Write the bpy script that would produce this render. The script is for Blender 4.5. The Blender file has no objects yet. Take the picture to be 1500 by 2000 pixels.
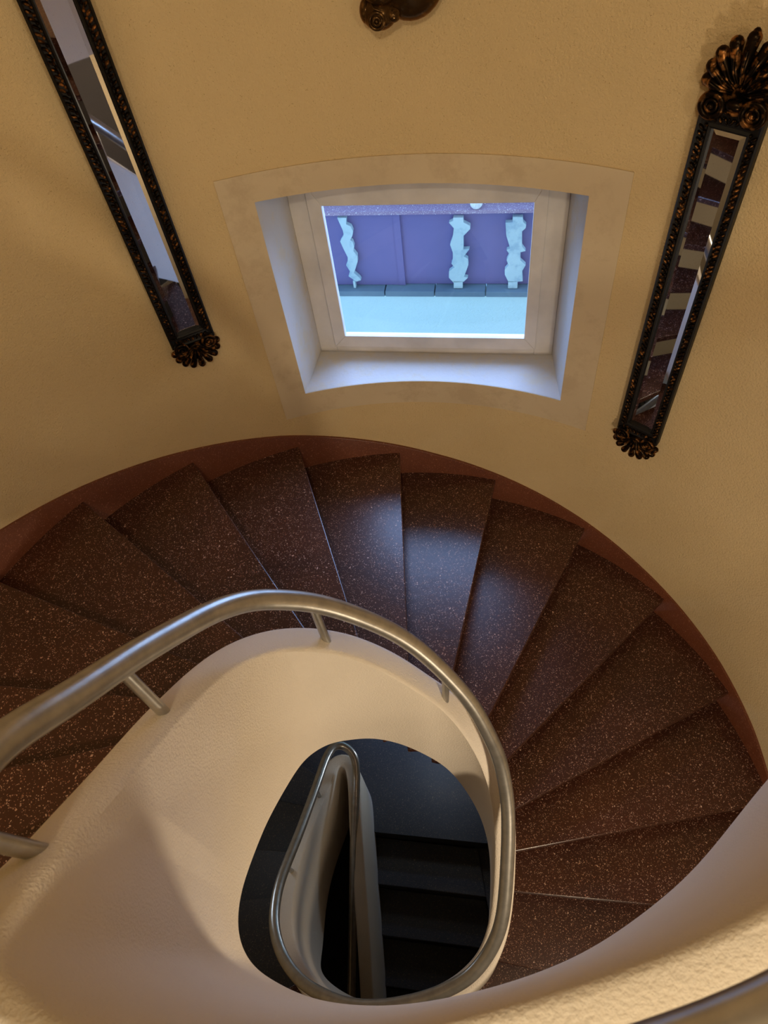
import bpy, bmesh, math, random
from mathutils import Vector, Matrix
random.seed(7)
sc = bpy.context.scene
col = sc.collection
R = math.radians

# ------------------------------------------------------------------ camera
cd = bpy.data.cameras.new('camera'); cam = bpy.data.objects.new('camera', cd); col.objects.link(cam)
cd.sensor_fit = 'VERTICAL'; cd.sensor_height = 36.0; cd.sensor_width = 27.0; cd.lens = 24.672
cd.clip_start = 0.02
M = Matrix(((0.98508, 0.17187, 0.00000), (-0.13832, 0.79212, -0.59443), (-0.10223, 0.58554, 0.80417)))
# exact orthonormal axes from the plumb direction
f_ = 1370.657; nad = Vector((923.287-750, -(1997.696-1000), -f_)).normalized(); up = -nad
fw = Vector((0, 0, -1)); yy = (fw - up*(fw@up)).normalized(); xx = yy.cross(up)
M = Matrix((xx, yy, up))
cam.matrix_world = M.to_4x4()
cd.dof.use_dof = True; cd.dof.focus_distance = 2.6; cd.dof.aperture_fstop = 9
sc.camera = cam
sc.view_settings.view_transform = 'Standard'; sc.view_settings.look = 'None'
sc.view_settings.exposure = 0.0; sc.view_settings.gamma = 1.0; sc.view_settings.use_curve_mapping = False

# ------------------------------------------------------------------ sky, lamps and added fills
w = bpy.data.worlds.new('sky'); sc.world = w; w.use_nodes = True
w.node_tree.nodes['Background'].inputs[0].default_value = (0.40, 0.62, 1.0, 1)
w.node_tree.nodes['Background'].inputs[1].default_value = 2.3
def point(name, loc, power, color, radius):
    l = bpy.data.lights.new(name, 'POINT'); l.energy = power; l.color = color; l.shadow_soft_size = radius
    o = bpy.data.objects.new(name, l); col.objects.link(o); o.location = loc; return o
def area(name, loc, target, sx, sy, power, color):
    l = bpy.data.lights.new(name, 'AREA'); l.shape = 'RECTANGLE'; l.size = sx; l.size_y = sy; l.energy = power; l.color = color
    o = bpy.data.objects.new(name, l); col.objects.link(o); o.location = loc
    o.rotation_euler = (Vector(target)-Vector(loc)).to_track_quat('-Z', 'Y').to_euler(); return o
WARM = (1.0, 0.83, 0.58)
point('landing_lamp', (-0.30, -0.80, 0.85), 82, WARM, 0.06)
point('hall_lamp', (0.90, -1.60, 0.15), 48, WARM, 0.12)
point('stair_lamp', (0.60, -0.40, -2.45), 50, (1.0, .80, .56), 0.06)
point('lower_fill', (-1.25, 1.25, -3.95), 2.5, (.62, .78, 1.0), 0.08)  # added cool fill for the lower left treads, no real fixture
point('lower_fill', (0.10, 1.75, -4.75), 4.5, (.72, .84, 1.0), 0.08)  # added fill to brighten the lower landing and flight, no real fixture
area('daylight', (0.67, 3.66, -1.15), (0.30, 1.6, -1.75), 1.5, 1.6, 125, (0.36, 0.53, 1.0))
area('daylight', (0.85, 3.3, -3.5), (0.1, 1.8, -5.0), 1.0, 0.6, 60, (0.30, 0.48, 1.0))  # added cool light coming in at the unseen lower window

# ------------------------------------------------------------------ helpers
def link(o, parent=None):
    col.objects.link(o)
    if parent is not None: o.parent = parent
    return o
def mesh(name, verts, faces, mat, parent=None, smooth=False, angle=None):
    me = bpy.data.meshes.new(name); me.from_pydata([tuple(v) for v in verts], [], faces); me.validate(); me.update()
    o = bpy.data.objects.new(name, me)
    if mat: me.materials.append(mat)
    link(o, parent)
    bm = bmesh.new(); bm.from_mesh(me); bmesh.ops.recalc_face_normals(bm, faces=bm.faces); bm.to_mesh(me); bm.free()
    if smooth:
        me.shade_smooth()
        if angle: me.set_sharp_from_angle(angle=R(angle))
    return o
def thing(name, label, cat, loc=(0, 0, 0), group=None):
    o = bpy.data.objects.new(name, None); col.objects.link(o); o.location = loc; o.empty_display_size = .1
    return tag(o, label, cat, group)
def tag(o, label=None, cat=None, group=None, kind=None):
    if label: o['label'] = label
    if cat: o['category'] = cat
    if group: o['group'] = group
    if kind: o['kind'] = kind
    return o
def keep(o):  # after parenting to a moved empty keep world position
    o.matrix_parent_inverse = Matrix.Translation(-o.parent.location); return o
def catmull(pts, n):
    P = [Vector(p) for p in pts]; P = [P[0]*2-P[1]] + P + [P[-1]*2-P[-2]]; out = []
    for i in range(1, len(P)-2):
        a, b, c, d = P[i-1:i+3]
        for k in range(n):
            t = k/n
            out.append(.5*((2*b)+(-a+c)*t+(2*a-5*b+4*c-d)*t*t+(-a+3*b-3*c+d)*t**3))
    out.append(P[-2]); return out
def relax(pts, it):
    P = [p.copy() for p in pts]
    for _ in range(it):
        P = [P[0]] + [(P[i-1]+P[i]*2+P[i+1])/4 for i in range(1, len(P)-1)] + [P[-1]]
    return P
def tube_data(pts, r, n=20, flat=1.0):
    V, F = [], []
    for i, p in enumerate(pts):
        t = (pts[min(i+1, len(pts)-1)]-pts[max(i-1, 0)]).normalized()
        s = t.cross(Vector((0, 0, 1)))
        if s.length < 1e-3: s = t.cross(Vector((1, 0, 0)))
        s.normalize(); u = s.cross(t)
        rr = r[i] if isinstance(r, (list, tuple)) else r
        for k in range(n):
            a = 2*math.pi*k/n; V.append(p+s*math.cos(a)*rr+u*math.sin(a)*rr*flat)
    for i in range(len(pts)-1):
        for k in range(n):
            a = i*n+k; b = i*n+(k+1) % n; F.append((a, b, b+n, a+n))
    F.append(tuple(range(n))); F.append(tuple(range((len(pts)-1)*n, len(pts)*n)))
    return V, F
class MB:
    def __init__(s): s.V = []; s.F = []
    def add(s, V, F):
        o = len(s.V); s.V += [Vector(v) for v in V]; s.F += [tuple(i+o for i in f) for f in F]; return s
    def box(s, a, b):
        x0, y0, z0 = a; x1, y1, z1 = b
        return s.add([(x0,y0,z0),(x1,y0,z0),(x1,y1,z0),(x0,y1,z0),(x0,y0,z1),(x1,y0,z1),(x1,y1,z1),(x0,y1,z1)],
                     [(0,3,2,1),(4,5,6,7),(0,1,5,4),(1,2,6,5),(2,3,7,6),(3,0,4,7)])
    def prism(s, poly, z0, z1):
        n = len(poly)
        return s.add([(p[0], p[1], z0) for p in poly]+[(p[0], p[1], z1) for p in poly],
                     [tuple(range(n))[::-1], tuple(range(n, 2*n))]+[(i, (i+1) % n, n+(i+1) % n, n+i) for i in range(n)])
    def tube(s, pts, r, n=12, flat=1.0): return s.add(*tube_data([Vector(p) for p in pts], r, n, flat))
    def ball(s, c, r, n=14, m=10, rot=None):
        rx, ry, rz = r if isinstance(r, (tuple, list)) else (r, r, r); V = []; F = []
        rot = rot or Matrix.Identity(3)
        for j in range(m+1):
            ph = math.pi*j/m
            for i in range(n):
                a = 2*math.pi*i/n
                V.append(Vector(c)+rot@Vector((rx*math.sin(ph)*math.cos(a), ry*math.sin(ph)*math.sin(a), rz*math.cos(ph))))
        for j in range(m):
            for i in range(n): F.append((j*n+i, j*n+(i+1) % n, (j+1)*n+(i+1) % n, (j+1)*n+i))
        return s.add(V, F)
    def ring(s, c, R0, r, n=28, m=10, nrm=(0, 0, 1), depth=1.0):
        q = Vector((0, 0, 1)).rotation_difference(Vector(nrm)).to_matrix(); V = []; F = []
        for i in range(n):
            a = 2*math.pi*i/n
            for j in range(m):
                b = 2*math.pi*j/m
                V.append(Vector(c)+q@Vector(((R0+r*math.cos(b))*math.cos(a), (R0+r*math.cos(b))*math.sin(a), r*math.sin(b)*depth)))
        for i in range(n):
            for j in range(m): F.append((i*m+j, ((i+1) % n)*m+j, ((i+1) % n)*m+(j+1) % m, i*m+(j+1) % m))
        return s.add(V, F)
    def build(s, name, mat, parent=None, smooth=False, angle=35, xf=None):
        V = [xf@v for v in s.V] if xf else s.V
        return mesh(name, V, s.F, mat, parent, smooth, angle)
def bevel(o, wd, seg=2, ang=35):
    m = o.modifiers.new('bevel', 'BEVEL'); m.width = wd; m.segments = seg; m.limit_method = 'ANGLE'; m.angle_limit = R(ang); return o

# ------------------------------------------------------------------ materials
def mat(name):
    m = bpy.data.materials.new(name); m.use_nodes = True; nt = m.node_tree
    return m, nt, nt.nodes['Principled BSDF'], nt.nodes.new('ShaderNodeTexCoord').outputs['Object']
def noise(nt, co, scale, detail=4, rough=.55):
    n = nt.nodes.new('ShaderNodeTexNoise'); n.inputs['Scale'].default_value = scale; n.inputs['Detail'].default_value = detail
    n.inputs['Roughness'].default_value = rough; nt.links.new(co, n.inputs['Vector']); return n.outputs['Fac']
def ramp(nt, fac, stops):
    r = nt.nodes.new('ShaderNodeValToRGB'); nt.links.new(fac, r.inputs[0]); e = r.color_ramp.elements
    while len(e) < len(stops): e.new(.5)
    for i, (p, c) in enumerate(stops): e[i].position = p; e[i].color = (*c, 1) if len(c) == 3 else c
    return r.outputs[0]
def mix(nt, fac, a, b, blend='MIX'):
    m = nt.nodes.new('ShaderNodeMix'); m.data_type = 'RGBA'; m.blend_type = blend
    for s, v in ((m.inputs[0], fac), (m.inputs[6], a), (m.inputs[7], b)):
        if isinstance(v, (int, float)): s.default_value = v
        elif isinstance(v, tuple): s.default_value = (*v, 1)
        else: nt.links.new(v, s)
    return m.outputs[2]
def bump(nt, h, strength, dist, prev=None):
    b = nt.nodes.new('ShaderNodeBump'); b.inputs['Strength'].default_value = strength; b.inputs['Distance'].default_value = dist
    nt.links.new(h, b.inputs['Height'])
    if prev: nt.links.new(prev, b.inputs['Normal'])
    return b.outputs[0]
def plaster(name, c0, c1, grain=90, bs=.5, stain=None, pits=False):
    m, nt, p, co = mat(name)
    big = noise(nt, co, 1.6, 5); c = ramp(nt, big, [(.3, c0), (.7, c1)])
    if stain:
        s = ramp(nt, noise(nt, co, 7, 8, .7), [(.50, (0,0,0)), (.62, (1,1,1))]); c = mix(nt, s, c, stain)
    fine = noise(nt, co, grain, 3, .6)
    if pits:
        q = ramp(nt, noise(nt, co, 230, 2, .5), [(.27, (.6,.55,.46)), (.33, (1,1,1))]); c = mix(nt, 1.0, c, q, 'MULTIPLY')
    nt.links.new(c, p.inputs['Base Color']); p.inputs['Roughness'].default_value = .85
    p.inputs['Specular IOR Level'].default_value = .25
    nt.links.new(bump(nt, fine, bs, .006), p.inputs['Normal']); return m
def flat(name, c, rough=.5, metal=0, spec=.5, bumpy=0, scale=60):
    m, nt, p, co = mat(name); n = noise(nt, co, scale, 4)
    v = ramp(nt, n, [(.3, tuple(x*.85 for x in c)), (.7, tuple(min(1, x*1.12) for x in c))]); nt.links.new(v, p.inputs['Base Color'])
    p.inputs['Roughness'].default_value = rough; p.inputs['Metallic'].default_value = metal; p.inputs['Specular IOR Level'].default_value = spec
    if bumpy: nt.links.new(bump(nt, n, bumpy, .004), p.inputs['Normal'])
    return m
def terrazzo(name, base0, base1, chips=True, rough=.30, chipc=((.30,.13,.07),(.55,.36,.26))):
    m, nt, p, co = mat(name)
    c = ramp(nt, noise(nt, co, 2.3, 5), [(.3, base0), (.7, base1)])
    if chips:
        for sc_, keepf, rad in ((150, .25, .30), (75, .13, .25), (240, .26, .32)):
            v = nt.nodes.new('ShaderNodeTexVoronoi'); v.inputs['Scale'].default_value = sc_; v.inputs['Randomness'].default_value = 1
            # stretch a little so chips are slivers, not dots
            wv = nt.nodes.new('ShaderNodeVectorMath'); wv.operation = 'ADD'
            nn = nt.nodes.new('ShaderNodeTexNoise'); nn.inputs['Scale'].default_value = sc_*1.3; nt.links.new(co, nn.inputs['Vector'])
            sv = nt.nodes.new('ShaderNodeVectorMath'); sv.operation = 'SCALE'; sv.inputs['Scale'].default_value = 1.1/sc_
            nt.links.new(nn.outputs['Color'], sv.inputs[0]); nt.links.new(co, wv.inputs[0]); nt.links.new(sv.outputs[0], wv.inputs[1])
            nt.links.new(wv.outputs[0], v.inputs['Vector'])
            sp = nt.nodes.new('ShaderNodeSeparateColor'); nt.links.new(v.outputs['Color'], sp.inputs[0])
            a = nt.nodes.new('ShaderNodeMath'); a.operation = 'LESS_THAN'; a.inputs[1].default_value = keepf; nt.links.new(sp.outputs[0], a.inputs[0])
            d = nt.nodes.new('ShaderNodeMath'); d.operation = 'LESS_THAN'; d.inputs[1].default_value = rad; nt.links.new(v.outputs['Distance'], d.inputs[0])
            mm = nt.nodes.new('ShaderNodeMath'); mm.operation = 'MULTIPLY'; nt.links.new(a.outputs[0], mm.inputs[0]); nt.links.new(d.outputs[0], mm.inputs[1])
            cc = ramp(nt, sp.outputs[1], [(0, chipc[0]), (1, chipc[1])])
            c = mix(nt, mm.outputs[0], c, cc)
    nt.links.new(c, p.inputs['Base Color']); p.inputs['Roughness'].default_value = rough
    nt.links.new(bump(nt, noise(nt, co, 30, 3), .12, .004), p.inputs['Normal']); return m

M_WALL = plaster('wall_plaster', (.60,.46,.255), (.66,.51,.29), 130, .8, pits=True)
M_BAND = plaster('smooth_band', (.55,.45,.31), (.62,.52,.37), 40, .12, stain=(.52,.42,.29))
M_REVEAL = plaster('reveal_plaster', (.54,.53,.52), (.60,.59,.58), 60, .3, stain=(.60,.55,.46))
M_PARA = plaster('parapet_plaster', (.72,.65,.55), (.78,.71,.61), 170, .5)
M_CEIL = plaster('ceiling_paint', (.45,.38,.28), (.5,.43,.32), 60, .2)
M_TREAD = terrazzo('tread_terrazzo', (.036,.0105,.006), (.060,.018,.009), chipc=((.26,.10,.055),(.62,.42,.32)))
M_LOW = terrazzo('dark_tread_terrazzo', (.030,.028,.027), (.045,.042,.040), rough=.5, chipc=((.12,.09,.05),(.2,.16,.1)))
M_SKIRT = terrazzo('skirting_terrazzo', (.11,.030,.012), (.15,.044,.018), rough=.4, chipc=((.22,.09,.05),(.30,.14,.08)))
M_RAIL = flat('rail_paint', (.43,.41,.37), .29, .75, .5, .08, 25)
M_FRAME = flat('window_frame_paint', (.66,.63,.60), .45, 0, .4, 0, 5)
M_DARK = flat('seal_rubber', (.02,.02,.022), .6)
M_ALU = flat('spacer_metal', (.22,.26,.32), .4, .3)
def mirror_mat():
    m, nt, p, co = mat('mirror_glass'); p.inputs['Metallic'].default_value = 1; p.inputs['Roughness'].default_value = .02
    nt.links.new(ramp(nt, noise(nt, co, 200, 2, .5), [(.70, (.74,.76,.8)), (.74, (.55,.55,.55))]), p.inputs['Base Color']); return m
M_MIRROR = mirror_mat()
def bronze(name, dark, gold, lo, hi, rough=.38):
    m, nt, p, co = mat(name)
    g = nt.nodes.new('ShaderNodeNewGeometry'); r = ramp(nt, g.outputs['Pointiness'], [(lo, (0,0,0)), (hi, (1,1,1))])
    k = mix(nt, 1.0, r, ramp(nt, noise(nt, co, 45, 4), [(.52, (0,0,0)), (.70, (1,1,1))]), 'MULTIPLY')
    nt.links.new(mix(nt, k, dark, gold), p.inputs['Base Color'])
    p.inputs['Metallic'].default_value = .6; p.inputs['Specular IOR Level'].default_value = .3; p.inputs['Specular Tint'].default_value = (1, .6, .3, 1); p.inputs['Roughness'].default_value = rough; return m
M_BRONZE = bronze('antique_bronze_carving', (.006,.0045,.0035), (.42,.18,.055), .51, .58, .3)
M_BLACK = flat('black_frame_paint', (.006,.005,.0045), .5, 0, .25)
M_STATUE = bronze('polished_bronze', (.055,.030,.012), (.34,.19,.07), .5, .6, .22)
def glass_mat():
    m = bpy.data.materials.new('window_glass'); m.use_nodes = True; nt = m.node_tree; nt.nodes.clear()
    o = nt.nodes.new('ShaderNodeOutputMaterial'); t = nt.nodes.new('ShaderNodeBsdfTransparent'); g = nt.nodes.new('ShaderNodeBsdfGlossy')
    g.inputs['Roughness'].default_value = .02; lw = nt.nodes.new('ShaderNodeLayerWeight'); lw.inputs['Blend'].default_value = .5
    pw = nt.nodes.new('ShaderNodeMath'); pw.operation = 'POWER'; pw.inputs[1].default_value = 5; nt.links.new(lw.outputs['Facing'], pw.inputs[0])
    fr = nt.nodes.new('ShaderNodeMath'); fr.operation = 'MULTIPLY_ADD'; fr.inputs[1].default_value = .94; fr.inputs[2].default_value = .03; nt.links.new(pw.outputs[0], fr.inputs[0])
    mx = nt.nodes.new('ShaderNodeMixShader')
    t.inputs[0].default_value = (.93,.97,.98,1)
    nt.links.new(fr.outputs[0], mx.inputs[0]); nt.links.new(t.outputs[0], mx.inputs[1]); nt.links.new(g.outputs[0], mx.inputs[2]); nt.links.new(mx.outputs[0], o.inputs[0]); return m
M_GLASS = glass_mat()
M_STUCCO = plaster('outdoor_stucco', (.52,.76,.78), (.60,.82,.84), 60, 1.0)
M_PANEL = plaster('purple_panel', (.17,.165,.36), (.23,.19,.39), 30, .1)
M_COPING = plaster('slate_coping', (.10,.16,.22), (.22,.32,.38), 14, .5)
M_CUT = plaster('white_stone', (.44,.62,.66), (.60,.76,.78), 26, .9, stain=(.36,.52,.60))
M_PINK = terrazzo('pink_terrazzo', (.30,.21,.34), (.36,.27,.40), rough=.5, chipc=((.8,.8,.85),(.95,.95,.95)))
M_GLOBE = flat('white_globe', (.8,.85,.85), .3)

# ------------------------------------------------------------------ plan geometry
C = Vector((-.155, .754)); RW = 1.75; RT = 1.743; H = .17
def cp(a, r): return Vector((C.x+r*math.cos(R(a)), C.y+r*math.sin(R(a))))
# inner top edge of the low wall round the well (x, y, z), going down
TOP = [(-0.494,0.153,-0.847),(-0.486,0.204,-0.892),(-0.488,0.262,-0.968),(-0.490,0.335,-1.06),(-0.487,0.436,-1.183),(-0.477,0.52,-1.274),(-0.46,0.602,-1.357),(-0.439,0.689,-1.45),(-0.407,0.764,-1.539),(-0.366,0.818,-1.618),(-0.318,0.856,-1.692),(-0.265,0.88,-1.765),(-0.209,0.894,-1.837),(-0.15,0.9,-1.923),(-0.07,0.894,-2.048),(0.014,0.876,-2.196),(0.060,0.868,-2.29),(0.107,0.851,-2.405),(0.154,0.820,-2.55),(0.196,0.773,-2.72),(0.219,0.709,-2.87),(0.224,0.648,-3.0),(0.214,0.574,-3.1),(0.192,0.48,-3.2),(0.169,0.401,-3.28),(0.137,0.321,-3.35),(0.095,0.256,-3.42),(0.045,0.211,-3.48),(-0.051,0.163,-3.55),(-0.176,0.138,-3.61),(-0.312,0.128,-3.67),(-0.429,0.136,-3.72),(-0.541,0.165,-3.78),(-0.629,0.21,-3.83),(-0.715,0.292,-3.9),(-0.776,0.39,-3.98),(-0.812,0.489,-4.05),(-0.828,0.617,-4.14),(-0.815,0.78,-4.26),(-0.783,0.943,-4.38),(-0.727,1.116,-4.5),(-0.662,1.287,-4.62),(-0.618,1.42,-4.71),(-0.596,1.475,-4.75),(-0.567,1.488,-4.77),(-0.548,1.45,-4.78),(-0.553,1.30,-4.80),(-0.575,1.10,-4.84),(-0.600,0.85,-4.98),(-0.630,0.55,-5.14),(-0.668,0.23,-5.32),(-0.72,-0.2,-5.56),(-0.76,-.6,-5.8)]
HF = [1.0,.93,.84,.79,.79,.79,.80,.81,.79,.78,.77,.77,.75,.73,.70,.69,.70,.72,.76,.78,.80,.82,.84,.84,.84,.84,.84,.84,.84,.84,.84,.84,.84,.60,.32,.60,.85,.97,.97,.97,.97,.97,.90]
# landing part: top (x,y) and bottom (x,y), from the right wall towards the stair
LT = [(1.52,.74),(1.20,.545),(.95,.405),(.744,.29),(.554,.165),(.426,.10),(.306,.052),(.152,.021),(-.014,.005),(-.14,.002),(-.25,.012),(-.345,.035),(-.42,.072),(-.475,.115)]
LB0 = [(1.52,.80),(1.20,.605),(.95,.460),(.748,.343),(.562,.214),(.432,.149),(.286,.092),(.158,.064),(.021,.049),(-.131,.047),(-.244,.064),(-.336,.091),(-.413,.137),(-.437,.158)]
LB = LB0
BX = [(-.456,.178,-1.76),(-.474,.210,-1.77),(-.486,.252,-1.79),(-.491,.325,-1.84)]
ST = []   # stations: top point, bottom point
for (a, b) in zip(LT, LB): ST.append((Vector((*a, -.82)), Vector((*b, -1.75))))
for i, p in enumerate(TOP):
    h = HF[i] if i < len(HF) else .84
    t = Vector(p); b = Vector(BX[i]) if i < 4 else t-Vector((0, 0, h)); ST.append((t, b))
tops = relax(catmull([s[0] for s in ST], 6), 10); bots = relax(catmull([s[1] for s in ST], 6), 14)
# ribbon of constant thickness
TH = .085
def nrm2(P, i):
    t = P[min(i+1, len(P)-1)]-P[max(i-1, 0)]; t.z = 0
    if t.length < 1e-6: return Vector((0, 0, 0))
    t.normalize(); return Vector((t.y, -t.x, 0))   # placeholder side
V = []; F = []
N = len(tops)
# path runs right-to-left on the landing, then clockwise round the well: the stair is on the left hand
def side(P):
    out = []
    for i in range(len(P)):
        a = P[max(i-2, 0)]; b = P[min(i+2, len(P)-1)]; t = Vector((b.x-a.x, b.y-a.y, 0)).normalized(); out.append(Vector((-t.y, t.x, 0)))
    return out
sd = relax(side(tops), 4)
U_START = None
mid = []
prof = []
for i in range(N):
    t, b = tops[i], bots[i]; s = sd[i].normalized(); e = .014
    prof.append([b, t-Vector((0, 0, e)), t+s*e*.4-Vector((0, 0, e*.25)), t+s*e, t+s*(TH-e), t+s*(TH-e*.4)-Vector((0, 0, e*.25)), t+s*TH-Vector((0, 0, e)), b+s*TH])
    mid.append(t+s*TH*.5)
for p in prof: V += p
for i in range(N-1):
    for k in range(8):
        a = i*8+k; b = i*8+(k+1) % 8; F.append((a, b, b+8, a+8))
F.append(tuple(range(8))); F.append(tuple(range((N-1)*8, N*8)))
para = tag(mesh('wall_inner', V, F, M_PARA, None, True, 40), kind='structure')

# ------------------------------------------------------------------ outer walls
def window_sides(z1, z0, a0, a1): return dict(z1=z1, z0=z0, a0=a0, a1=a1)
WN = [dict(a0=54.1, a1=93.9, z0=-2.332, z1=-1.358), dict(a0=54.1, a1=93.9, z0=-5.082, z1=-4.108)]
azs = sorted(set([round(-36+2*i, 3) for i in range(119)]+[54.1, 93.9]))
azs = [a for a in azs if not any(0 < abs(a-w_) < .6 for w_ in (54.1, 93.9))]
zs = [-7.4, -6.2, -5.082, -4.108, -3.2, -2.332, -1.358, -.6, .3, 1.15]
V = []; F = []
for a in azs:
    q = cp(a, RW)
    for z in zs: V.append((q.x, q.y, z))
nz = len(zs)
for i in range(len(azs)-1):
    for j in range(nz-1):
        if azs[i] >= 54.05 and azs[i+1] <= 93.95 and zs[j] in (-5.082, -2.332): continue
        F.append((i*nz+j, (i+1)*nz+j, (i+1)*nz+j+1, i*nz+j+1))
wo = tag(mesh('wall_outer', V, F, M_WALL, None, True), kind='structure')
pA = cp(azs[0], RW); pB = cp(azs[-1], RW)
def slab(name, a, b, m, z0=-7.4, z1=1.15, th=.15):
    a = Vector(a); b = Vector(b); t = (b-a).normalized(); s = Vector((-t.y, t.x))*th
    return tag(MB().prism([a, b, b+s, a+s], z0, z1).build(name, m), kind='structure')
slab('wall_left', (pB.x, -4.2), (pB.x, pB.y), M_WALL)
slab('wall_right', (3.6, pA.y+.05), (3.6, -4.2), M_WALL)
tag(MB().prism([(pA.x, pA.y), (3.75, pA.y), (3.75, pA.y+.12), (pA.x+.12, pA.y+.12)], -7.4, 1.15).build('wall_right', M_WALL), kind='structure')
slab('wall_back', (3.75, -4.2), (pB.x-.15, -4.2), M_WALL)
tag(MB().prism([(-2.1,-4.4),(3.8,-4.4),(3.8,2.9),(-2.1,2.9)], 1.15, 1.25).build('ceiling', M_CEIL), kind='structure')
tag(MB().prism([(-2.1,-4.4),(3.8,-4.4),(3.8,2.9),(-2.1,2.9)], -7.5, -7.4).build('floor', M_LOW), kind='structure')
# upper landing slab
lp = [(pr[7].x, pr[7].y) for i, pr in enumerate(prof) if i <= (len(LT)+3)*6]
lp2 = [(m_.x, m_.y) for i, m_ in enumerate(mid) if i <= (len(LT)+4)*6][::3]
poly = [(1.62, .80)]+lp2+[(-1.60, -.30), (pB.x+.01, -.32), (pB.x+.01, -4.2), (3.6, -4.2), (3.6, -.2), (1.3, -.2), (1.66, .3)]
poly[0] = (1.60, .68)
fl = tag(MB().prism(poly, -1.74, -1.48).build('floor', M_TREAD), kind='structure')

# ------------------------------------------------------------------ stairs
midpoly = [Vector(((tops[i_]+sd[i_].normalized()*TH*.8).x, (tops[i_]+sd[i_].normalized()*TH*.8).y)) for i_ in range(N)]
def seg_hit(p, d, lo=0, hi=None, near=None):
    """first crossing of the ray p + t d with the well centre line, t > 0"""
    best = None
    for i in range(lo, (hi or len(midpoly))-1):
        a, b = midpoly[i], midpoly[i+1]; e = b-a; den = d.x*e.y-d.y*e.x
        if abs(den) < 1e-9: continue
        q = a-p; t = (q.x*e.y-q.y*e.x)/den; s = (q.x*d.y-q.y*d.x)/den
        if 0 <= s <= 1 and t > 0 and (best is None or t < best[0]): best = (t, i, p+d*t)
    return best
def circ_hit(p, d, r):
    q = p-C; b = q@d; c = q@q-r*r; return p+d*(-b-math.sqrt(b*b-c)) if False else None
lines = {}
for k in range(-4, 1):
    F_ = cp(131.26-16.96*k, RT); lines[k] = (F_, C)
inner = {1: (-.497,1.562), 2: (-.229,1.555), 3: (.013,1.444), 4: (.207,1.323), 5: (.33,1.121), 6: (.35,.934), 7: (.371,.766)}
for k, q in inner.items(): lines[k] = (cp(131.26-16.96*k, RT), Vector(q))
lines[8] = (Vector((1.584, .637)), Vector((.348, .618)))
lines[9] = (Vector((1.50, .184)), Vector((.307, .473)))
lines[10] = (Vector((1.24, -.150)), Vector((.203, .205)))
lines[11] = (Vector((.62, -1.05)), Vector((-.02, .14)))
lines[12] = (Vector((-.45, -1.25)), Vector((-.30, .10)))
lines[13] = (Vector((-1.25, -.75)), Vector((-.58, .15)))
lines[14] = (Vector((-1.72, .10)), Vector((-.78, .36)))
lines[15] = (Vector((-1.87, .84)), Vector((-.90, .785)))
lines[16] = (Vector((-1.80, 1.25)), Vector((-.87, 1.05)))
lines[17] = (Vector((-1.62, 1.66)), Vector((-.80, 1.35)))
lines[18] = (Vector((-1.30, 2.04)), Vector((-.70, 1.53)))
lines[-5] = (cp(216.06, RT), C)
def nz_k(k): return -(2.33+H*k)
per = 6
lo_hi = lambda k: (0, N) if k > 10 else ((len(LT)-1)*per, (len(LT)+33)*per)
hits = {}
for k, (o_, i_) in lines.items():
    d = (i_-o_).normalized(); rng = ((len(LT)+24)*per, N) if k > 10 else ((len(LT)-1)*per, (len(LT)+30)*per)
    h = seg_hit(o_, d, *rng); hits[k] = h if h else (0, rng[0], i_)
stairs = thing('staircase', 'dark red-brown speckled stone winding staircase descending clockwise beneath the window', 'staircase', (0, 0, -7.4))
for k in range(-4, 19):
    o1, i1 = lines[k][0], hits[k][2]; o0, i0 = lines[k-1][0], hits[k-1][2]
    d1 = (i1-o1).normalized(); d0 = (i0-o0).normalized()
    z = nz_k(k)
    # the tread runs from under the nosing above to its own nosing
    a1 = math.degrees(math.atan2(o1.y-C.y, o1.x-C.x)); a0 = math.degrees(math.atan2(o0.y-C.y, o0.x-C.x))
    arc = []
    if k <= 10 or k >= 15:
        while a0 < a1-180: a0 += 360
        while a0 > a1+180: a0 -= 360
        for q in range(0, 9):
            a = a1+(a0-a1)*q/8; r1 = (o1-C).length; r0 = (o0-C).length; arc.append(cp(a, r1+(r0-r1)*q/8))
    else: arc = [o1, o0]
    j1, j0 = hits[k][1], hits[k-1][1]
    inn = [midpoly[j] for j in range(min(j0, j1)+3, max(j0, j1)-2, 3)] if abs(j1-j0) < 60 else []
    back = [p_ for p_ in inn]
    # forward overhang of the nosing
    def push(p_, d_, s_): n_ = Vector((d_.y, -d_.x)); return p_
    m0 = Vector((-d0.y, d0.x)); 
    if ((o1+i1)/2-(o0+i0)/2)@m0 > 0: m0 = -m0
    under = [o0+m0*.03, i0+m0*.03] if k > -4 else []
    poly = [i1]+arc+([under[0], under[1]] if under else [])+[i0]+back
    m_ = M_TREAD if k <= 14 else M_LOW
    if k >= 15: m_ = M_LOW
    top = MB().prism(poly, z-.035, z); so = top.build('step', m_, stairs); keep(so)
    bevel(so, .004, 2)
    # riser block under the tread, set back from the nosing
    n1 = Vector((-d1.y, d1.x));
    c_ = (o0+i0+o1+i1)/4
    if (c_-o1)@n1 < 0: n1 = -n1
    back_o = arc[1:] if len(arc) > 2 else [o0]
    poly2 = [i1+n1*.008, o1+n1*.008+d1*.002]+back_o+[i0]+back
    zb = z-H-.06 if True else z
    ro = MB().prism(poly2, z-.185, z-.034).build('riser', m_, so); ro.matrix_parent_inverse = so.matrix_parent_inverse
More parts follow.
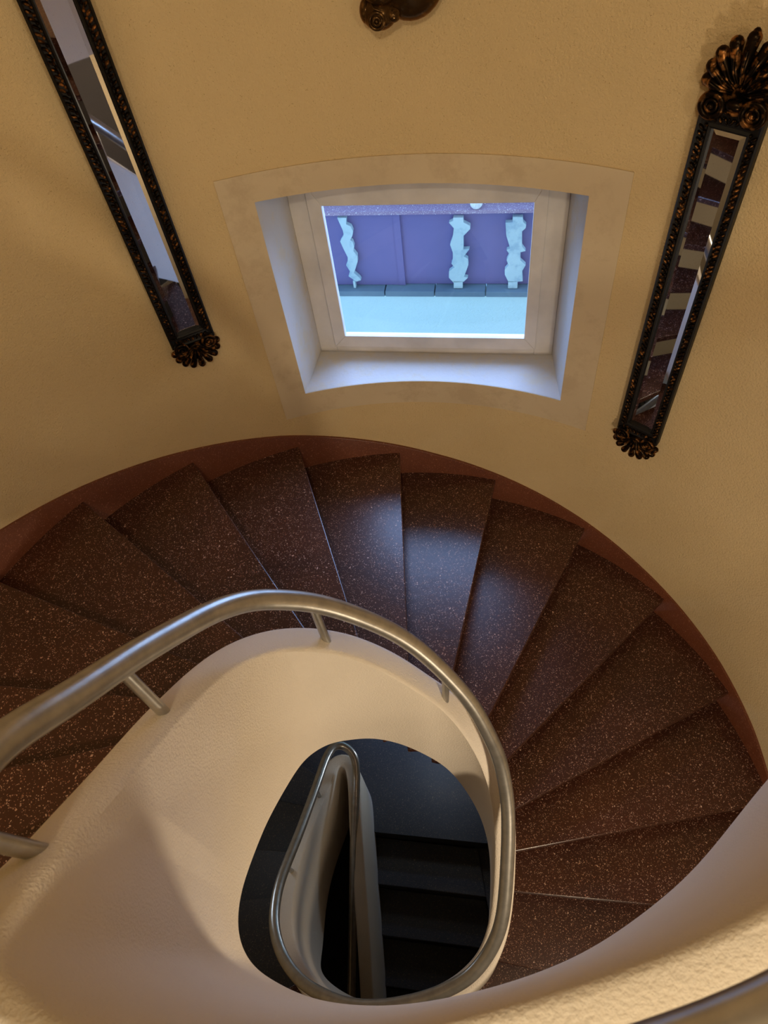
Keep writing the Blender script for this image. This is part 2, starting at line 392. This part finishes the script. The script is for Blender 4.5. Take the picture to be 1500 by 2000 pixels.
# lower landing and the last flight
z19 = -5.56
poly = [(-.53, 1.235), (.30, 1.02), (1.2, .80), (1.55, .9)]+[tuple(cp(a, RT)) for a in range(6, 128, 8)]+[tuple(lines[18][0]), tuple(hits[18][2]), (-.60, 1.50)]
tag(MB().prism(poly, z19-.2, z19).build('floor', M_LOW), kind='structure')
lowl = [((-.53,1.235),(.26,1.02)), ((-.60,.925),(.25,.70)), ((-.64,.62),(.25,.385)), ((-.68,.325),(.24,.075)), ((-.72,0),(.24,-.24)), ((-.76,-.33),(.24,-.55)), ((-.8,-.65),(.24,-.87))]
for q in range(1, 7):
    a, b = lowl[q-1]; c, d = lowl[q]
    so = MB().prism([a, b, d, c], z19-H*q-.2, z19-H*q).build('step', M_LOW, stairs); keep(so); bevel(so, .006, 2)
M_SHADE = plaster('shade_wall', (.06,.05,.042), (.08,.065,.052), 60, .3)  # dark colour stands in for the unlit space below the landing
slab('wall_lower', (1.75, -1.62), (pB.x, -1.62), M_SHADE, -7.4, -1.75)  # unseen wall added so the mirrors reflect darkness under the landing
tag(MB().prism([(.25,1.03),(.34,1.01),(.34,-2.2),(.25,-2.2)], -7.4, -5.75).build('wall_lower', M_LOW), kind='structure')

# skirting on the curved wall: stepped bottom hidden by the treads, smooth sloping top
V = []; F = []
angs = [150-1.5*i for i in range(0, 112)]
off_pts = [(150,.070),(142,.070),(130,.078),(117,.080),(99,.080),(87,.062),(74,.045),(64,.044),(47,.046),(35,.046),(17,.062),(6,.055),(-2,.03),(-20,.03)]
def off(a):
    for (a0, v0), (a1, v1) in zip(off_pts[:-1], off_pts[1:]):
        if a1 <= a <= a0: return v0+(v1-v0)*(a0-a)/(a0-a1)
    return off_pts[0][1] if a > 150 else off_pts[-1][1]
angs = [215-1.5*i for i in range(0, 160)]
for a in angs:
    zt = -(2.33+H*(131.26-a)/16.96)+off(a)
    for r, z in ((RW+.004, zt), (RW-.010, zt-.002), (RW-.012, zt-.006), (RW-.012, zt-.50), (RW+.004, zt-.50)):
        q = cp(a, r); V.append((q.x, q.y, z))
for i in range(len(angs)-1):
    for k in range(5):
        a = i*5+k; b = i*5+(k+1) % 5; F.append((a, b, b+5, a+5))
tag(mesh('baseboard_outer', V, F, M_SKIRT, None, True, 30), kind='structure')

# ------------------------------------------------------------------ handrail
RL = [(1.45,.66,-.63),(1.05,.42,-.63),(.75,.24,-.63),(.5,.085,-.63),(.3,-.002,-.63),(.17,-.036,-.63),(0,-.052,-.63),(-.16,-.058,-.63),(-.30,-.045,-.635),(-.42,-.005,-.65),(-.505,.07,-.68),(-.545,.18,-.735),(-.558,.28,-.80),(-0.552,0.375,-0.866),(-0.528,0.478,-0.985),(-0.495,0.611,-1.13),(-0.462,0.712,-1.246),(-0.428,0.793,-1.338),(-0.394,0.847,-1.405),(-0.356,0.889,-1.468),(-0.31,0.919,-1.532),(-0.233,0.95,-1.63),(-0.149,0.965,-1.745),(-0.045,0.969,-1.901),(0.037,0.952,-2.04),(0.118,0.913,-2.20),(0.187,0.862,-2.355),(0.236,0.799,-2.525),(0.266,0.746,-2.67),(0.274,0.651,-2.82),(0.257,0.55,-2.93),(0.23,0.447,-3.03),(0.205,0.365,-3.1),(0.171,0.283,-3.17),(0.114,0.212,-3.25),(0.032,0.152,-3.31),(-0.063,0.121,-3.36),(-0.193,0.102,-3.42),(-0.368,0.104,-3.5),(-0.503,0.133,-3.57),(-0.581,0.166,-3.61),(-0.675,0.218,-3.66),(-0.754,0.285,-3.71),(-0.823,0.379,-3.78),(-0.864,0.481,-3.85),(-0.88,0.58,-3.93),(-0.873,0.708,-4.03),(-0.841,0.835,-4.13),(-0.798,0.976,-4.24),(-0.752,1.141,-4.36),(-0.696,1.332,-4.48),(-0.648,1.492,-4.57),(-0.598,1.576,-4.62),(-0.539,1.586,-4.65),(-0.483,1.534,-4.68),(-0.471,1.446,-4.72),(-0.514,1.234,-4.8),(-0.568,0.994,-4.92),(-0.619,0.754,-5.07),(-0.68,0.492,-5.25),(-0.74,0.231,-5.42),(-.80,-.05,-5.6)]
rp = relax(catmull(RL, 8), 12)
rail = thing('handrail', 'grey metal tube handrail on short posts, spiralling down along the low well wall', 'handrail', (0, 0, -5.6))
vv, ff = tube_data(rp, .0268, 24); ro = keep(mesh('rail', vv, ff, M_RAIL, rail, True, 60))
for (px, py) in [(-.255,.925),(-.530,.500),(-.548,.235),(.116,.905),(.235,.42),(-.20,.10),(-.66,.21),(-.855,.78),(-.715,1.30),(-.59,.90),(.35,.04),(-.30,-.03),(.9,.34)]:
    pass
def post(target, zmax, zmin):
    best = min((p for p in rp if zmin <= p.z <= zmax), key=lambda p: (p.x-target[0])**2+(p.y-target[1])**2)
    mb_ = min((m_ for m_ in mid if best.z-.6 < m_.z < best.z), key=lambda m_: (m_.x-best.x)**2+(m_.y-best.y)**2)
    b = Vector((mb_.x, mb_.y, mb_.z-.02)); o = MB().tube([b, b.lerp(best, .55), best], .0125, 14).build('post', M_RAIL, rail, True, 60); keep(o)
    fl_ = MB().tube([b+Vector((0,0,.012)), b+Vector((0,0,.024))], .0155, 16).build('post_foot', M_RAIL, o, True, 60); fl_.matrix_parent_inverse = o.matrix_parent_inverse
post((-.235,.945), -1.5, -1.8); post((-.505,.575), -1.0, -1.3); post((-.556,.26), -.7, -.85); post((.11,.915), -2.0, -2.4)
post((-.845,.80), -4, -4.2); post((-.71,1.29), -4.3, -4.5); post((-.60,.85), -4.9, -5.1); post((.6,.15), -.5, -.64); post((-.1,-.055), -.5, -.64)

# ------------------------------------------------------------------ windows
Wn = Vector((.2770, .9609)).normalized(); We = Vector((Wn.y, -Wn.x)); D0 = 2.625; S0 = Vector((-.171, 2.781))@We
def wp(s, dep, z):   # s along the window, dep beyond the frame plane
    q = We*(S0+s)+Wn*(D0+dep); return Vector((q.x, q.y, z))
def window(n, dz):
    z0, z1 = -2.332+dz, -1.358+dz
    root = bpy.data.objects.new('window_%d' % n, None); col.objects.link(root); q = wp(.565, 0, z0); root.location = q; tag(root, kind='structure')
    def wb(name, parts, m, parent=root, bev=.003):
        mb = MB()
        for (s0, s1, d0, d1, a, b) in parts:
            P = [wp(s, d, z) for z in (a, b) for d in (d0, d1) for s in (s0, s1)]
            mb.add(P, [(0,1,3,2),(4,6,7,5),(0,4,5,1),(2,3,7,6),(0,2,6,4),(1,5,7,3)])
        o = mb.build(name, m, parent); o.matrix_parent_inverse = Matrix.Translation(-q)
        if bev: bevel(o, bev, 2)
        return o
    G = (.140, .995, -2.225+dz, -1.55+dz)  # glass
    wb('window_frame', [(0,.085,0,.07,z0,z1+.02),(1.045,1.13,0,.07,z0,z1+.02),(.085,1.045,0,.07,z0,z0+.045),(.085,1.045,0,.07,z1-.09,z1+.02)], M_FRAME)
    # mitred sash: four trapezoids
    a0, a1, b0, b1 = .081, 1.049, z0+.040, z1-.085; g0, g1, h0, h1 = G
    mb = MB()
    out = [(a0,b0),(a1,b0),(a1,b1),(a0,b1)]; inn_ = [(g0,h0),(g1,h0),(g1,h1),(g0,h1)]
    for i in range(4):
        j = (i+1) % 4; e = .0006
        quad = [out[i], out[j], inn_[j], inn_[i]]
        mb.add([wp(s, -.012, z) for s, z in quad]+[wp(s, .022, z) for s, z in quad], [(0,1,2,3),(4,7,6,5),(0,4,5,1),(1,5,6,2),(2,6,7,3),(3,7,4,0)])
    so = mb.build('sash', M_FRAME, root); so.matrix_parent_inverse = Matrix.Translation(-q); bevel(so, .0025, 2)
    # seams at the mitres and between sash and frame
    mb = MB()
    for i in range(4):
        s_, z_ = out[i]; t_, y_ = inn_[i]; d = Vector((t_-s_, y_-z_)).normalized(); nn = Vector((-d.y, d.x))*.0008
        mb.add([wp(s_+nn.x, -.0126, z_+nn.y), wp(s_-nn.x, -.0126, z_-nn.y), wp(t_-nn.x, -.0126, y_-nn.y), wp(t_+nn.x, -.0126, y_+nn.y)], [(0,1,2,3)])
    o = mb.build('seam', M_COPING, so); o.matrix_parent_inverse = so.matrix_parent_inverse
    gk = wb('gasket', [(g0-.001,g0+.006,.001,.02,h0,h1),(g1-.006,g1+.001,.001,.02,h0,h1),(g0,g1,.001,.02,h0-.001,h0+.004),(g0,g1,.004,.02,h1-.004,h1)], M_DARK, so, 0)
    wb('spacer', [(g0+.006,g0+.018,.012,.03,h0,h1),(g1-.018,g1-.006,.012,.03,h0,h1),(g0,g1,.012,.03,h0+.004,h0+.020)], M_ALU, so, 0)
    wb('pane', [(g0-.002,g1+.002,.006,.010,h0-.002,h1+.002)], M_GLASS, root, 0)
    # deep plastered reveal from the curved wall to the frame plane
    n_ = 24; V = []; F = []
    arc_ = [cp(93.9+(54.1-93.9)*i/n_, RW-.001) for i in range(n_+1)]
    far = [wp(1.13*i/n_, .01, 0) for i in range(n_+1)]
    for z in (z0, z1):
        b = len(V)
        for i in range(n_+1): V += [(arc_[i].x, arc_[i].y, z), (far[i].x, far[i].y, z)]
        for i in range(n_): F.append((b+2*i, b+2*i+2, b+2*i+3, b+2*i+1))
    L_ = 2*(n_+1)
    F += [(0, 1, L_+1, L_), (2*n_, 2*n_+1, L_+2*n_+1, L_+2*n_)]
    tag(mesh('trim_%d' % (n*2-1), V, F, M_REVEAL), kind='structure')
    # smooth plaster band round the opening
    V = []; F = []
    def patch(a0, a1, za, zb, m=14):
        b = len(V)
        for i in range(m+1):
            a = a0+(a1-a0)*i/m
            za_, zb_ = za, zb
            for r, z in ((RW, za_), (RW-.004, za_), (RW-.004, zb_), (RW, zb_)):
                p_ = cp(a, r); V.append((p_.x, p_.y, z))
        for i in range(m):
            for k in range(3): o_ = b+i*4+k; F.append((o_, o_+4, o_+5, o_+1))
        F.append((b, b+1, b+2, b+3)); F.append((b+m*4, b+m*4+1, b+m*4+2, b+m*4+3))
    patch(97.9, 93.9, -2.47+dz, -1.252+dz, 4); patch(54.1, 49.7, -2.47+dz, -1.252+dz, 4)
    patch(93.9, 54.1, z1, -1.252+dz, 24); patch(93.9, 54.1, -2.47+dz, z0, 24)
    tag(mesh('trim_%d' % (n*2), V, F, M_BAND, None, True, 30), kind='structure')
window(1, 0); window(2, -2.75)  # the second window is unseen, added to bring cool light in below

# ------------------------------------------------------------------ mirrors
def wall_mirror(az, zb_glass, label, tilt, roll):
    r_in = RW-.006; base = cp(az, r_in); d = Vector((math.cos(R(az)), math.sin(R(az)), 0))
    X = Vector((d.y, -d.x, 0)); Y = Vector((0, 0, 1)); Z = -d
    org = Vector((base.x, base.y, zb_glass))
    xf = Matrix(((X.x, Y.x, Z.x, 0), (X.y, Y.y, Z.y, 0), (X.z, Y.z, Z.z, 0), (0, 0, 0, 1)))
    root = thing('wall_mirror', label, 'mirror', org-Z*0, 'tall narrow bevelled wall mirrors')
    root.matrix_world = Matrix.Translation(org-Z*.002)@xf@Matrix.Rotation(R(roll), 4, 'Z')@Matrix.Rotation(R(tilt), 4, 'X')
    L = 1.235; gw = .052; fw_ = .092; z_ = .012
    # backing board
    mb = MB(); mb.box((-fw_, -.055, 0), (fw_, L+.055, z_)); bevel(mb.build('backing', M_BLACK, root), .003)
    # moulded frame: profile swept round the rectangle
    prof_ = [(fw_, .010), (fw_, .030), (fw_-.006, .034), (fw_-.011, .030), (gw+.010, .026), (gw+.005, .030), (gw, .026), (gw, .014)]
    mb = MB(); V = []; 
    for (sx, sy) in ((-1,-1),(1,-1),(1,1),(-1,1)):
        for (a, h) in prof_:
            ex = a-gw; y = (-ex*1.35) if sy < 0 else L+ex*1.35; V.append((sx*a, y, h))
    n = len(prof_); F = []
    for c in range(4):
        for k in range(n-1): a = c*n+k; b = ((c+1) % 4)*n+k; F.append((a, b, b+1, a+1))
    mb.add(V, F); mb.build('frame', M_BLACK, root, False)
    # carved leaf trim
    mb = MB(); step = .0185; k = 0
    for sx in (-1, 1):
        y = -.004
        while y < L+.004:
            k += 1; j = random.uniform(-.0015, .0015)
            rot = Matrix.Rotation(R(38*sx), 3, 'Z')
            mb.ball((sx*(.0745+j), y, .029), (.0115, .0050, .0085), 8, 5, rot)
            mb.ball((sx*(.0655-j), y+.007, .029), (.0050, .0060, .007), 7, 4)
            y += step
    for yy_ in (-.030, L+.030):
        x = -.062
        while x < .063:
            mb.ball((x, yy_, .029), (.0050, .0120, .008), 8, 5, Matrix.Rotation(R(28 if x < 0 else -28), 3, 'Z'))
            mb.ball((x+.008, yy_+.006, .029), (.004, .005, .006), 7, 4); x += .0165
    mb.build('carved_trim', M_BRONZE, root, True, 60)
    # bevelled glass
    bw = .018
    V = [(-gw,0,.014),(gw,0,.014),(gw,L,.014),(-gw,L,.014),(-gw+bw,bw,.0172),(gw-bw,bw,.0172),(gw-bw,L-bw,.0172),(-gw+bw,L-bw,.0172)]
    mesh('mirror_glass', V, [(4,5,6,7),(0,1,5,4),(1,2,6,5),(2,3,7,6),(3,0,4,7)], M_MIRROR, root)
    # bottom crest: two volutes and a small shell of lobes
    mb = MB(); cy = -.060
    mb.prism([(-.080, -.030), (.080, -.030), (.086, -.075), (.060, -.120), (0, -.150), (-.060, -.120), (-.086, -.075)], .004, .022)
    for sx in (-1, 1):
        mb.ball((sx*.058, cy, .034), (.028,.028,.010)); mb.ring((sx*.058, cy, .044), .026, .0065, 28, 8); mb.ring((sx*.058, cy, .047), .014, .0045, 22, 8); mb.ball((sx*.058, cy, .046), (.007,.007,.009))
        mb.tube([(sx*.030, cy-.010, .040), (sx*.012, cy+.002, .042), (0, cy+.004, .040)], [.004, .006, .006], 8)
    c0 = Vector((0, cy-.008, .030))
    for i in range(-4, 5):
        a = R(-90+i*21); L1 = .102-.0025*abs(i); dd = Vector((math.cos(a), math.sin(a), 0))
        mb.tube([c0+dd*.010, c0+dd*L1*.5+Vector((0,0,.010)), c0+dd*L1*.82+Vector((0,0,.006)), c0+dd*L1], [.003, .007, .0125, .013], 12)
        mb.ball(c0+dd*L1, (.0150,.0150,.013), 12, 10)
        mb.tube([c0+dd*.015+Vector((0,0,.008)), c0+dd*L1*.55+Vector((0,0,.020))], [.001,.003], 8)
    mb.tube([(-.004, cy-.095, .028), (-.008, cy-.125, .026)], [.009, .0015], 10)
    mb.build('bottom_crest', M_BRONZE, root, True, 60)
    # crown: volutes and a fanned palmette
    mb = MB(); cy = L+.050
    for sx in (-1, 1):
        mb.ring((sx*.058, cy+.020, .050), .030, .0090, 30, 10); mb.ball((sx*.058, cy+.020, .036), (.030,.030,.012)); mb.ring((sx*.058, cy+.020, .052), .015, .0055, 24, 8); mb.ball((sx*.058, cy+.020, .052), (.010,.010,.013))
    mb.box((-.085, cy-.012, .004), (.085, cy+.050, .024)); mb.ball((0, cy+.030, .044), (.026, .017, .016)); mb.tube([(-.03, cy+.012, .036), (0, cy+.006, .042), (.03, cy+.012, .036)], .007, 10)
    c0 = Vector((0, cy+.052, .030))
    for i in range(-4, 5):
        a = R(90+i*17.5); L1 = .138-.0115*abs(i); dd = Vector((math.cos(a), math.sin(a), 0)); sw = Vector((-dd.y, dd.x, 0))*(.006*i/6)
        mb.tube([c0+dd*.02, c0+dd*L1*.45+Vector((0,0,.020)), c0+dd*L1*.8+sw+Vector((0,0,.018)), c0+dd*L1+sw*2+Vector((0,0,.006))], [.004, .008, .0150, .0175], 12)
        mb.ball(c0+dd*L1+sw*2+Vector((0,0,.008)), (.0185,.0185,.016), 12, 10)
        mb.tube([c0+dd*.02+sw+Vector((0,0,.01)), c0+dd*L1*.5+Vector((0,0,.034)), c0+dd*L1*.86+Vector((0,0,.034))], [.002,.004,.005], 8)
    mb.prism([(-.085, cy+.02), (.085, cy+.02), (.088, cy+.08), (.058, cy+.128), (0, cy+.150), (-.058, cy+.128), (-.088, cy+.08)], .004, .022)
    mb.ball((0, cy+.188, .034), (.014,.026,.013))
    mb.build('crown', M_BRONZE, root, True, 60)
    return root
wall_mirror(41.8, -2.292, 'tall narrow dark carved wall mirror right of the window, shell crown visible', .5, -.9)
wall_mirror(107.0, -1.797, 'tall narrow dark carved wall mirror left of the window, top cut off', 2.0, 0)

# ------------------------------------------------------------------ bronze wall ornament
def ornament():
    az = 74.6; base = cp(az, RW); d = Vector((math.cos(R(az)), math.sin(R(az)), 0)); X = Vector((d.y, -d.x, 0)); Z = -d
    xf = Matrix(((X.x, 0, Z.x, 0), (X.y, 0, Z.y, 0), (0, 1, 0, 0), (0, 0, 0, 1)))
    root = thing('wall_ornament', 'polished brown bronze wall ornament with bulging lobes, above the window', 'ornament')
    root.matrix_world = Matrix.Translation((base.x, base.y, -.765))@xf
    mb = MB(); mb.ball((.035, .055, .055), (.108, .118, .062), 32, 20); mb.ring((.035, .055, .06), .098, .010, 40, 10, (0, 0, 1), .8)
    mb.build('body', M_STATUE, root, True, 60)
    mb = MB(); mb.ball((-.052, -.028, .085), (.052, .044, .045), 24, 16); mb.ring((-.056, -.034, .127), .021, .0055, 26, 8); mb.ring((-.056, -.034, .131), .010, .0045, 20, 8); mb.ball((-.056, -.034, .130), .006)
    mb.ball((-.090, -.022, .080), (.022, .034, .034), 18, 12); mb.ball((-.010, -.030, .098), (.022, .020, .024), 18, 12)
    mb.tube([(-.085, .020, .10), (-.060, -.002, .132), (-.028, -.018, .120)], .003, 8)
    mb.build('head', M_STATUE, root, True, 60)
    mb = MB(); mb.ball((-.045, .028, .095), (.048, .036, .040), 24, 16); mb.tube([(-.10, .075, .04), (-.085, .03, .06), (-.05, .0, .075)], [.016, .022, .016], 14)
    mb.tube([(.118, .11, .05), (.122, .05, .06), (.090, -.02, .06), (.045, -.055, .055)], .006, 10)
    mb.build('rim', M_STATUE, root, True, 60)
ornament()

# ------------------------------------------------------------------ outside the window
XD = 4.2
def xp(s, z, dep=0):
    q = We*s+Wn*(XD+dep); return Vector((q.x, q.y, z))
def xbox(name, s0, s1, d0, d1, z0, z1, m, parent=None, bev=0):
    P = [xp(s, z, d) for z in (z0, z1) for d in (d0, d1) for s in (s0, s1)]
    o = MB().add(P, [(0,1,3,2),(4,6,7,5),(0,4,5,1),(2,3,7,6),(0,2,6,4),(1,5,7,3)]).build(name, m, parent)
    if bev: bevel(o, bev)
    return o
fence = thing('garden_wall', 'neighbouring stucco garden wall with purple board panels, seen through the window', 'wall')
xbox('stucco_base', -2.4, 1.3, -.02, .35, -6.5, -3.178, M_STUCCO, fence)
for i in range(10):
    s = -2.35+i*.36; g = random.uniform(.002, .008)
    if abs(s+.82) > 9: continue
    cz = random.uniform(0, .006); 
    xbox('coping_slab', s, s+.352, -.035, .10, -3.176, -3.128-cz, M_COPING, fence, .004)
xbox('panel', -2.4, -.812, .04, .07, -3.128, -2.538, M_PANEL, fence)
xbox('panel', -.802, 1.3, .052, .082, -3.128, -2.538, M_PANEL, fence)
xbox('panel_batten', -.815, -.770, .035, .055, -3.128, -2.575, M_PANEL, fence)
xbox('top_ledge', -2.4, 1.3, .0, .40, -2.56, -2.535, M_PINK, fence); xbox('top_board', -2.4, 1.3, .10, .40, -2.535, -2.40, M_PINK, fence)
BAL = [[(-1.121,-2.577),(-1.128,-2.623),(-1.098,-2.64),(-1.089,-2.675),(-1.098,-2.71),(-1.118,-2.74),(-1.103,-2.752),(-1.097,-2.788),(-1.106,-2.825),(-1.085,-2.862),(-1.089,-2.912),(-1.11,-2.963),(-1.127,-3.002),(-1.092,-3.041),(-1.084,-3.061),(-1.12,-3.074),(-1.171,-3.028),(-1.154,-2.989),(-1.175,-2.937),(-1.16,-2.912),(-1.154,-2.874),(-1.173,-2.812),(-1.189,-2.751),(-1.157,-2.704),(-1.157,-2.669),(-1.182,-2.576)],
[(-0.412,-2.586),(-0.348,-2.587),(-0.346,-2.62),(-0.303,-2.645),(-0.303,-2.668),(-0.347,-2.718),(-0.348,-2.818),(-0.308,-2.816),(-0.346,-2.872),(-0.319,-2.891),(-0.316,-2.94),(-0.347,-3.034),(-0.32,-3.041),(-0.348,-3.073),(-0.42,-3.082),(-0.452,-3.041),(-0.45,-2.99),(-0.412,-2.958),(-0.432,-2.927),(-0.421,-2.902),(-0.42,-2.842),(-0.437,-2.782),(-0.417,-2.723),(-0.41,-2.661),(-0.44,-2.621),(-0.412,-2.608)],
[(-0.033,-2.588),(0.031,-2.589),(0.035,-2.622),(0.056,-2.644),(0.054,-2.666),(0.032,-2.689),(0.038,-2.797),(0.063,-2.833),(0.03,-2.842),(0.033,-2.904),(0.07,-2.941),(0.049,-2.99),(0.058,-3.069),(-0.038,-3.079),(-0.067,-3.015),(-0.068,-2.978),(-0.043,-2.941),(-0.058,-2.904),(-0.042,-2.856),(-0.061,-2.826),(-0.038,-2.814),(-0.068,-2.716),(-0.076,-2.626),(-0.031,-2.624)]]
LB_ = ['slimmest pale wavy stone baluster, leftmost behind the window glass', 'middle pale wavy stone baluster behind the window glass, with pointed right edge', 'rightmost pale wavy stone baluster behind the window glass, beside the frame']
for pts, lb, (fs0, fs1) in zip(BAL, LB_, ((-1.145,-1.129), (-.42,-.357), (-.041,.024))):
    root = thing('carved_baluster', lb, 'baluster', xp((fs0+fs1)/2, -3.125, 0), 'pale balusters outside the window')
    n = len(pts); V = [xp(s, z, .0) for s, z in pts]+[xp(s, z, .034) for s, z in pts]
    F = [tuple(range(n)), tuple(range(n, 2*n))[::-1]]+[(i, (i+1) % n, n+(i+1) % n, n+i) for i in range(n)]
    o = keep(mesh('body', V, F, M_CUT, root))
    o = keep(xbox('foot', fs0, fs1, .0, .034, -3.128, -3.07, M_CUT, root))
gl = thing('globe_lamp', 'white round outdoor globe at the top of the window view', 'lamp', xp(-.265, -2.55, .05))
keep(MB().ball(xp(-.265, -2.50, .03), .042, 20, 14).build('globe', M_GLOBE, gl, True, 60)); keep(MB().tube([xp(-.265, -2.545, .03), xp(-.265, -2.53, .03)], .02, 14).build('base', M_COPING, gl))
